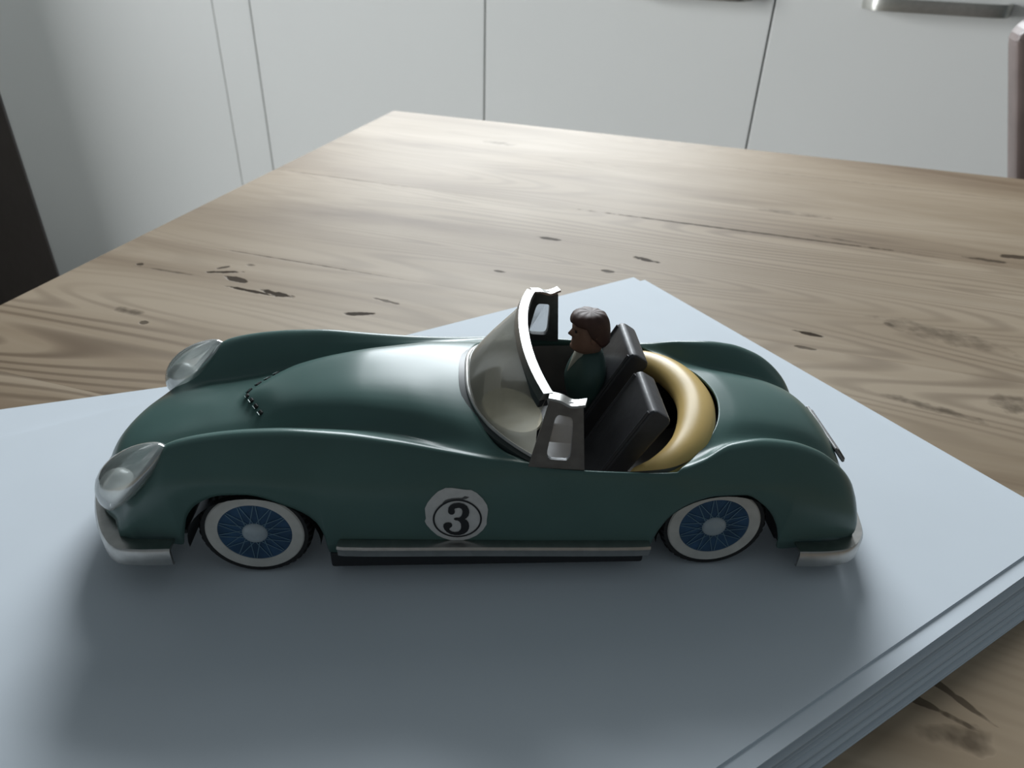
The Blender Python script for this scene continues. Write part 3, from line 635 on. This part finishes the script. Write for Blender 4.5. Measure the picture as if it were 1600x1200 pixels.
# ---- quarter windows
def quarter(sgn):
    TF, TB, BB, BF = np.array([78.2, 29.4, 57.2]), np.array([86.2, 30.9, 56.0]), np.array([87.6, 33.4, 37.6]), np.array([73.2, 33.2, 38.8])
    def P(u, v): return (TF*(1-u)*(1-v) + TB*u*(1-v) + BB*u*v + BF*(1-u)*v)
    n = 40; outer = []; inner = []
    for k in range(n):
        a = 2*PI*k/n; c, s = math.cos(a), math.sin(a)
        m_ = max(abs(c), abs(s)); outer.append((0.5 + 0.5*c/m_, 0.5 + 0.5*s/m_))
        e = 0.35; ic = math.copysign(abs(c)**e, c); is_ = math.copysign(abs(s)**e, s)
        inner.append((0.50 + 0.235*ic, 0.54 + 0.33*is_))
    nrm = np.cross(TB - TF, BF - TF); nrm /= np.linalg.norm(nrm); nrm *= 0.75
    V_ = []
    for L_ in (outer, inner):
        for off in (1, -1):
            for (u, v) in L_: V_.append((P(u, v) + nrm*off) * MM)
    # order: outer+, outer-, inner+, inner-
    F_ = []
    for k in range(n):
        k2 = (k+1) % n
        F_ += [(k, k2, 2*n+k2, 2*n+k), (n+k2, n+k, 3*n+k, 3*n+k2), (k2, k, n+k, n+k2), (2*n+k, 2*n+k2, 3*n+k2, 3*n+k)]
    V_ = [v * np.array([1, sgn, 1]) for v in V_]
    q = cmesh('quarter_window', V_, F_, 'dark_metal', sharp=30)
    # flared top flange
    tp = catmull([TF + [-0.4, 0, 0.2], TF*0.7 + TB*0.3 + [0, 0.2, 0.2], TF*0.35 + TB*0.65 + [0, 0.5, -0.4], TB + [0.5, 0.9, 0.9]], 6) * np.array([1, sgn, 1])
    V2, F2 = sweep(tp, [(-1.6, -0.35), (-1.6, 0.35), (1.6, 0.5), (1.6, -0.2)]); cmesh('top_flange', V2, F2, 'frame_metal', q, sharp=40)
    V3 = []; 
    for off in (0.15, -0.15):
        for (u, v) in inner: V3.append((P(u, v) + nrm*off) * MM * np.array([1, sgn, 1]))
    F3 = [tuple(range(n)), tuple(range(2*n-1, n-1, -1))] + [(k, (k+1) % n, n+(k+1) % n, n+k) for k in range(n)]
    cmesh('pane', V3, F3, 'glass_pane', q, smooth=False)
quarter(-1); quarter(1)

# ---- steering wheel: thin rimmed dish of clear tan plastic behind the windscreen
def steering():
    c = np.array([70.0, -12.6, 41.0]); ax = Vector((0.30, -0.14, 0.95)).normalized()
    Rm = np.array(ax.to_track_quat('Z', 'Y').to_matrix())
    V_ = []; F_ = []; n = 40
    prof = [(0.0, -0.9), (3.0, -0.9), (6.6, -0.6), (7.6, 0.2), (8.5, 0.9), (8.9, 0.3), (8.6, -0.6), (7.6, -1.2), (3.0, -1.8), (0.0, -1.8)]
    k = len(prof)
    for i in range(n):
        a = 2*PI*i/n
        for r, z in prof: V_.append((c + Rm @ np.array([r*math.cos(a), r*math.sin(a), z])) * MM)
    for i in range(n):
        j = (i+1) % n
        for q in range(k-1): F_.append((i*k+q, j*k+q, j*k+q+1, i*k+q+1))
    sw = cmesh('steering_wheel', V_, F_, 'wheel_tan', sharp=60)
    p1 = c - np.array(ax) * 1.6; V2, F2 = sweep([p1, p1 + np.array([-3.0, 0.3, -6.5])], circ(1.0, 10), up=(0, 1, 0)); cmesh('steering_column', V2, F2, 'interior', sw)
steering()

# ---- headlamps: clear cover over a silver bowl with a milky bulb
def headlamp(sgn):
    c = np.array([-27.6, sgn*26.6, 31.4]); ang = math.radians(46)
    ex_ = np.array([math.cos(ang), 0, math.sin(ang)]); ez_ = np.array([-math.sin(ang), 0, math.cos(ang)]); ey_ = np.array([0, 1, 0])
    n, mth = 28, 16; V_ = []; F_ = []
    for i in range(mth + 1):
        th_ = PI * i / mth; u = math.cos(th_)
        for k in range(n):
            a = 2*PI*k/n; r = math.sin(th_)
            fat = 1.0 - 0.28 * u - 0.06*u*u          # fuller at the lower end
            hgt = 7.4 * fat if math.sin(a) > 0 else 3.0
            p = c + ex_ * 12.8 * u + ey_ * 7.3 * fat * r * math.cos(a) + ez_ * hgt * r * math.sin(a)
            V_.append(p * MM)
    for i in range(mth):
        for k in range(n): F_.append((i*n+k, i*n+(k+1) % n, (i+1)*n+(k+1) % n, (i+1)*n+k))
    h = cmesh('headlamp_cover', V_, F_, 'glass_lens', sharp=80); h['label'] = 'clear plastic headlamp cover'
    # silver bowl plate following the cut nose
    V2 = []; F2 = []; n2 = 24
    V2.append((c - ez_*1.2) * MM)
    for rr in (0.5, 1.0):
        for k in range(n2):
            a = 2*PI*k/n2; V2.append((c + ex_*11.2*rr*math.cos(a) + ey_*6.0*rr*math.sin(a) + ez_*(0.7 if rr > .9 else -0.6)) * MM)
    for k in range(n2):
        k2 = (k+1) % n2; F2.append((0, 1+k, 1+k2)); F2.append((1+k, 1+n2+k, 1+n2+k2, 1+k2))
    cmesh('reflector', V2, F2, 'reflector', h)
    V3 = []; F3 = []; bc = c - ex_*6.2 + ez_*1.8
    for i in range(11):
        th_ = PI*i/10
        for k in range(18):
            a = 2*PI*k/18; V3.append((bc + (ey_*math.cos(a) + ex_*math.sin(a))*4.6*math.sin(th_) + ez_*4.2*math.cos(th_)) * MM)
    for i in range(10):
        for k in range(18): F3.append((i*18+k, i*18+(k+1) % 18, (i+1)*18+(k+1) % 18, (i+1)*18+k))
    cmesh('bulb', V3, F3, 'bulb', h, sharp=80)
headlamp(-1); headlamp(1)

# ---- bumpers: bent strip with an inturned top lip
BP = [(3.4, 5.5), (-0.6, 5.8), (-1.1, 5.0), (-1.1, 0.5), (-0.5, 0), (0.2, 0.2), (-0.2, 0.9), (-0.2, 4.9), (3.4, 5.0)]
def bumper(name, pts, z):
    p = catmull([(x, y, z) for x, y in pts], 6)
    V_, F_ = sweep(p, BP); b = cmesh(name, V_, F_, 'chrome', sharp=35); return b
bumper('front_bumper', [(-19.5, -36.2), (-28, -36.2), (-33.5, -35.3), (-37.6, -31.5), (-43, -22.5), (-47.4, -11), (-48.8, 0), (-47.4, 11), (-43, 22.5), (-37.6, 31.5), (-33.5, 35.3), (-28, 36.2), (-19.5, 36.2)], 9.2)
bumper('rear_bumper', [(149.5, 36.3), (158, 36.3), (164.5, 35.0), (169.3, 30.5), (172, 22), (173.6, 11), (174.2, 0), (173.6, -11), (172, -22), (169.3, -30.5), (164.5, -35.0), (158, -36.3), (149.5, -36.3)], 4.6)

# ---- chrome sill strips
for sgn in (-1, 1):
    sp = [(23.4, sgn*35.0, 12.6), (25, sgn*35.3, 12.6), (60, sgn*35.4, 11.9), (104, sgn*35.4, 11.0), (107.4, sgn*35.1, 10.9)]
    pr = [(0.0, -2.0), (0.9, -1.9), (1.1, 0.2), (1.5, 0.9), (1.2, 1.7), (0.0, 2.0), (-1.5, 2.0), (-1.5, -2.0)]
    if sgn > 0: pr = [(-a, b) for a, b in pr]
    V_, F_ = sweep(catmull(sp, 4), pr); cmesh('sill_strip', V_, F_, 'chrome', sharp=35)

# ---- wheels
def lathe(prof, n, centre, sgn):
    """prof (radius, outward offset) around the axle axis y"""
    V_ = []; F_ = []; k = len(prof)
    for i in range(n):
        a = 2*PI*i/n
        for r, o in prof: V_.append(np.array([centre[0] + r*math.cos(a), centre[1] + sgn*o, centre[2] + r*math.sin(a)]) * MM)
    for i in range(n):
        j = (i+1) % n
        for q in range(k-1): F_.append((i*k+q, j*k+q, j*k+q+1, i*k+q+1))
    return V_, F_
def wheel(x, sgn, spin):
    c = (x, sgn*24.6, 15.0)
    R_ = 15.0
    # tyre with toothed tread
    V_ = []; F_ = []; nt_ = 120
    prof = [(9.5, -6.5), (13.2, -6.3), (R_-0.8, -5.2), (R_, -3.4), (R_, 4.6), (R_-0.25, 6.0), (14.0, 6.75), (12.6, 6.6), (9.4, 6.3)]
    k = len(prof)
    for i in range(nt_):
        a = 2*PI*i/nt_ + spin
        for q, (r, o) in enumerate(prof):
            rr = r - (0.8 if (i % 3 == 0 and q in (2, 3, 4, 5)) else 0)
            V_.append(np.array([c[0] + rr*math.cos(a), c[1] + sgn*o, c[2] + rr*math.sin(a)]) * MM)
    for i in range(nt_):
        j = (i+1) % nt_
        for q in range(k-1): F_.append((i*k+q, j*k+q, j*k+q+1, i*k+q+1))
    w_ = cmesh('wheel', V_, F_, 'rubber', sharp=30)
    V_, F_ = lathe([(9.6, 6.35), (9.8, 6.85), (12.6, 6.95), (13.0, 6.6), (13.0, 6.2)], 56, c, sgn); cmesh('white_wall', V_, F_, 'white_wall', w_)
    V_, F_ = lathe([(0.01, 6.9), (3, 6.75), (9.3, 6.5), (9.95, 6.75)], 56, c, sgn); cmesh('wheel_disc', V_, F_, 'wheel_blue', w_)
    # crossed spokes
    bm = bmesh.new()
    for i in range(14):
        for tw in (-0.42, 0.42):
            a0 = 2*PI*i/14 + spin; a1 = a0 + tw
            p0 = Vector((c[0] + 3.0*math.cos(a0), c[1] + sgn*6.86, c[2] + 3.0*math.sin(a0))); p1 = Vector((c[0] + 9.5*math.cos(a1), c[1] + sgn*6.64, c[2] + 9.5*math.sin(a1)))
            dv = (p1 - p0).normalized(); sd = dv.cross(Vector((0, 1, 0))).normalized() * 0.11
            up_ = Vector((0, sgn*0.06, 0))
            bm.faces.new([bm.verts.new(q * MM) for q in (p0 - sd + up_, p1 - sd + up_, p1 + sd + up_, p0 + sd + up_)])
    sp = cbm('spokes', bm, 'spoke', w_, False)
    V_, F_ = lathe([(0.01, 8.1), (1.6, 7.95), (2.8, 7.5), (3.3, 7.0), (3.4, 6.7)], 30, c, sgn); hb = cmesh('hub_cap', V_, F_, 'hub', w_, sharp=60)
    bm = bmesh.new(); prev = None
    for i in range(9):
        a = PI*0.62 + (PI*0.72)*i/8 if x < 60 else -PI*0.30 + (PI*0.62)*i/8
        vs = [bm.verts.new(Vector((c[0] + r*math.cos(a), c[1] + sgn*o, c[2] + r*math.sin(a))) * MM) for r, o in ((1.95, 7.82), (2.45, 7.60))]
        if prev: bm.faces.new((prev[0], prev[1], vs[1], vs[0]))
        prev = vs
    cbm('hub_mark', bm, 'hub_mark', hb, False)
    if sgn < 0: w_['label'] = 'white-wall wheel with printed blue wire spokes'
for x, spn in ((1.0, 0.1), (126.0, 0.37)):
    for sgn in (-1, 1): wheel(x, sgn, spn)

# ---- number roundel on the near door
THREE = [(52.71, 25.22), (52.82, 26.52), (53.42, 27.41), (54.38, 27.9), (55.54, 28.06), (56.69, 27.74), (57.65, 26.95), (58.17, 25.65), (58.23, 24.61), (58.04, 23.57), (57.55, 22.79), (57.06, 22.35), (57.54, 21.99), (58.03, 21.05), (58.19, 19.85), (58.13, 18.78), (57.73, 17.57), (56.83, 16.63), (55.64, 16.16), (54.45, 16.19), (53.26, 16.56), (52.28, 17.4), (51.61, 18.49), (51.34, 19.57), (51.45, 20.51), (51.95, 21.08), (52.74, 21.23), (53.42, 21.0), (53.74, 20.2), (53.6, 19.53), (53.1, 19.0), (52.89, 18.6), (53.08, 18.12), (53.67, 17.59), (54.46, 17.36), (55.35, 17.61), (55.91, 18.41), (56.06, 19.49), (55.97, 20.69), (55.58, 21.5), (55.1, 21.9), (54.51, 21.99), (54.16, 22.37), (54.32, 22.84), (54.91, 22.96), (55.59, 22.95), (56.09, 23.47), (56.38, 24.38), (56.45, 25.29), (56.2, 26.07), (55.62, 26.42), (54.95, 26.35), (54.46, 26.18), (54.36, 25.84), (54.51, 25.19), (54.34, 24.41), (53.85, 24.03), (53.27, 24.12), (52.83, 24.57)]
STICKER = [(52.16, 32.48), (53.68, 32.51), (55.38, 32.26), (57.09, 31.99), (58.71, 31.89), (60.15, 30.99), (61.7, 29.2), (62.78, 27.13), (63.09, 25.57), (62.96, 23.48), (62.8, 21.9), (62.77, 20.03), (61.8, 17.89), (60.22, 15.88), (58.22, 14.55), (56.22, 13.9), (54.62, 13.71), (53.02, 14.1), (51.25, 14.96), (49.68, 16.09), (48.16, 18.16), (46.95, 20.32), (46.56, 21.66), (46.89, 22.71), (46.79, 24.54), (46.75, 26.36), (47.48, 28.14), (48.68, 29.9), (50.24, 31.51)]
SMUDGE = [(51.31, 28.08), (52.1, 28.96), (53.64, 29.44), (55.17, 29.55), (56.32, 29.53), (57.09, 30.15), (57.66, 29.97), (58.24, 29.76), (57.47, 29.26), (56.31, 28.97), (54.39, 28.67), (52.85, 28.18), (51.88, 27.56)]
SHIFT = (0.0, 0.0)
def decal(name, outline, lift, m, parent, hole=None):
    bm = bmesh.new()
    if hole is None:
        vs = [bm.verts.new((x * MM, 0, z * MM)) for x, z in outline]; bm.faces.new(vs).normal_update()
        bmesh.ops.triangulate(bm, faces=bm.faces)
        bmesh.ops.subdivide_edges(bm, edges=[e for e in bm.edges if e.calc_length() > 0.003], cuts=3, use_grid_fill=False)
        bmesh.ops.triangulate(bm, faces=bm.faces)
    else:
        a = [bm.verts.new((x * MM, 0, z * MM)) for x, z in outline]; b = [bm.verts.new((x * MM, 0, z * MM)) for x, z in hole]
        for k in range(len(a)): bm.faces.new((a[k], a[(k+1) % len(a)], b[(k+1) % len(a)], b[k]))
    for v in bm.verts:
        p = on_side(v.co.x / MM, v.co.z / MM); v.co.y = (p[1] - lift) * MM
    return cbm(name, bm, m, parent, False)
rd = decal('number_roundel', STICKER, 0.16, 'sticker', None); rd['label'] = 'worn white paper roundel with black number 3'
rc = (55.1, 22.25)
ring_o = [(rc[0] + 6.45*math.cos(2*PI*k/48), rc[1] + 6.95*math.sin(2*PI*k/48)) for k in range(48)]
ring_i = [(rc[0] + 5.95*math.cos(2*PI*k/48), rc[1] + 6.40*math.sin(2*PI*k/48)) for k in range(48)]
decal('printed_ring', ring_o, 0.26, 'ink', rd, ring_i)
decal('number_three', THREE, 0.28, 'ink', rd)
decal('ink_smudge', SMUDGE, 0.23, 'smudge', rd)

# ---- rear number plate
bm = bmesh.new(); Rp = Matrix.Rotation(math.radians(-38), 3, 'Y')
add_box(bm, Vector((168.9, 0, 23.2)) * MM, Vector((1.2, 21.5, 5.0)) * MM, Rp, bevel=0.0005)
pl = cbm('rear_plate', bm, 'plate')
bm = bmesh.new(); add_box(bm, Vector((168.2, 0, 23.6)) * MM, Vector((1.0, 22.5, 6.4)) * MM, Rp, bevel=0.0004); cbm('plate_backing', bm, 'dark_metal', pl)

# ================================================================= driver figurine in the far seat
fig = empty('driver_figurine', (0.0945, 0.0145, ZP + 0.0252)); tag(fig, 'toy driver figurine with brown hair and green jacket in the far seat', 'figurine')
FO = np.array([94.5, 14.5, 25.2])
def fmesh(name, V, F, m, parent=None, **kw): return mesh_obj(name, [(np.asarray(v) - FO) * MM for v in V], F, m, parent or fig, **kw)
def rings_mesh(rows, n, yc):
    """rows: (z, x_front, x_back, half_width); superellipse rings; nose handled by x_front rows with narrow=True"""
    V_ = []; F_ = []
    for (z, xf, xb, hw) in rows:
        cx_ = (xf + xb) / 2; hx = (xb - xf) / 2
        for k in range(n):
            a = 2*PI*k/n; c, s = math.cos(a), math.sin(a); e = 0.85
            V_.append(np.array([cx_ + hx*math.copysign(abs(c)**e, c), yc + hw*math.copysign(abs(s)**e, s), z]))
    for r in range(len(rows) - 1):
        for k in range(n): F_.append((r*n+k, r*n+(k+1) % n, (r+1)*n+(k+1) % n, (r+1)*n+k))
    F_.append(tuple(range(n))[::-1]); F_.append(tuple((len(rows)-1)*n + k for k in range(n)))
    return V_, F_
# head: skull with brow, nose and chin
rows_k = [(42.5, 92.4, 97.8, 2.7), (44.5, 92.0, 98.2, 2.8), (45.4, 90.0, 98.4, 3.2), (46.5, 89.4, 98.6, 4.0), (48.0, 89.5, 99.0, 4.6), (49.5, 89.6, 99.3, 4.9), (51, 89.6, 99.5, 5.1), (53, 89.5, 99.5, 5.0), (54.4, 89.7, 98.9, 4.7), (55.8, 90.6, 97.6, 3.6), (56.4, 92.0, 96.4, 2.4)]
zz = np.linspace(42.5, 56.4, 34); rk = pchip([r[0] for r in rows_k], [r[1:] for r in rows_k], zz)
V_, F_ = rings_mesh([(z, *r) for z, r in zip(zz, rk)], 40, 14.5)
def face(p):
    x, y, z = p; dy = y - 14.5
    if x < 93.5:
        def bumpf(cz, sz, sy, h): return -h * math.exp(-((z - cz)/sz)**2 - (dy/sy)**2)
        x += bumpf(50.6, 0.9, 1.0, 1.5) + bumpf(51.8, 1.0, 0.8, 0.7)            # nose
        x += bumpf(53.4, 0.6, 3.6, 0.45)                                         # brow
        x += 0.55 * (math.exp(-((z - 52.4)/0.6)**2 - ((dy - 1.9)/1.0)**2) + math.exp(-((z - 52.4)/0.6)**2 - ((dy + 1.9)/1.0)**2))   # eye sockets
        x += bumpf(48.75, 0.35, 1.7, 0.35) + bumpf(48.0, 0.35, 1.5, 0.40) + bumpf(46.4, 0.8, 1.8, 0.7)  # lips, chin
        x += 0.25 * math.exp(-((z - 48.38)/0.2)**2 - (dy/1.8)**2)
    return np.array([x, y, z])
V_ = [face(p) for p in V_]
head = fmesh('head', V_, F_, 'skin', sharp=80); head['label'] = 'painted face and neck'
for s in (-1, 1):
    Ve, Fe = rings_mesh([(51.9, 89.75, 90.25, 0.4), (52.3, 89.6, 90.3, 0.65), (52.7, 89.75, 90.25, 0.4)], 10, 14.5 + s*2.0); fmesh('eye', Ve, Fe, 'eye', head)
    # ear
    Ve, Fe = rings_mesh([(49.6, 94.6, 95.6, 0.35), (50.4, 94.1, 96.0, 0.6), (51.6, 94.0, 96.3, 0.7), (52.6, 94.3, 96.2, 0.6), (53.1, 94.7, 95.8, 0.3)], 12, 14.5 + s*5.0); fmesh('ear', Ve, Fe, 'skin', head)
# hair cap: shell over the skull, hairline sloping down to the nape
Vh = []; Fh = []; n = 40; rows = 14
for r in range(rows):
    t = r / (rows - 1)
    for k in range(n):
        a = 2*PI*k/n; c, s = math.cos(a), math.sin(a)
        zl = 52.3 - 2.9*c if c < 0 else 52.3 - 4.0*c       # hairline: high in front (c<0), low behind
        zl = 55.2 if c < -0.75 else (48.6 if c > 0.45 else np.interp(c, [-0.75, -0.3, 0.0, 0.45], [55.2, 54.6, 52.0, 48.6]))
        z = zl + (58.0 - zl) * math.sin(t * PI/2)
        fr = math.cos(t * PI/2)**0.42 if t < 0.999 else 0.0
        hx, hy = (5.6 if c < 0 else 6.3), 5.75
        bx_ = 94.55 + c*hx*fr - (0.25 if c < 0 else 0); by_ = 14.5 + s*hy*fr
        if c < -0.6 and t < 0.55: bx_ -= 0.45*(1-t)
        wv = 0.18*math.sin(a*9 + r*0.5)
        Vh.append(np.array([bx_, by_, z + wv*fr]))
for r in range(rows - 1):
    for k in range(n): Fh.append((r*n+k, r*n+(k+1) % n, (r+1)*n+(k+1) % n, (r+1)*n+k))
Fh.append(tuple((rows-1)*n + k for k in range(n)))
hair = fmesh('hair', Vh, Fh, 'hair', sharp=80)
hm = hair.modifiers.new('thickness', 'SOLIDIFY'); hm.thickness = 0.0006; hm.offset = -1
# jacket: shoulders and chest tapering to the seat
rows_j = [(25.3, 90.6, 100.2, 6.6), (27.5, 89.6, 100.6, 7.6), (31, 88.6, 100.9, 8.4), (34.5, 88.0, 101.0, 9.0), (37.5, 88.8, 100.7, 9.2), (40.5, 90.0, 100.2, 8.4), (43, 91.0, 99.6, 6.2), (44.8, 91.8, 99.0, 3.9), (45.6, 92.6, 98.6, 3.2)]
zz = np.linspace(25.3, 45.6, 24); rk = pchip([r[0] for r in rows_j], [r[1:] for r in rows_j], zz)
V_, F_ = rings_mesh([(z, *r) for z, r in zip(zz, rk)], 36, 14.5)
fmesh('jacket', V_, F_, 'jacket', sharp=80)
rows_s = [(37.5, 88.6, 90.2, 0.3), (40, 89.3, 91.6, 1.4), (42.5, 90.1, 92.4, 2.4), (44.6, 90.9, 93.5, 3.0), (45.3, 91.6, 93.6, 2.6)]
zz = np.linspace(37.5, 45.3, 10); rk = pchip([r[0] for r in rows_s], [r[1:] for r in rows_s], zz)
V_, F_ = rings_mesh([(z, *r) for z, r in zip(zz, rk)], 20, 14.5); fmesh('shirt_front', V_, F_, 'shirt', sharp=80)
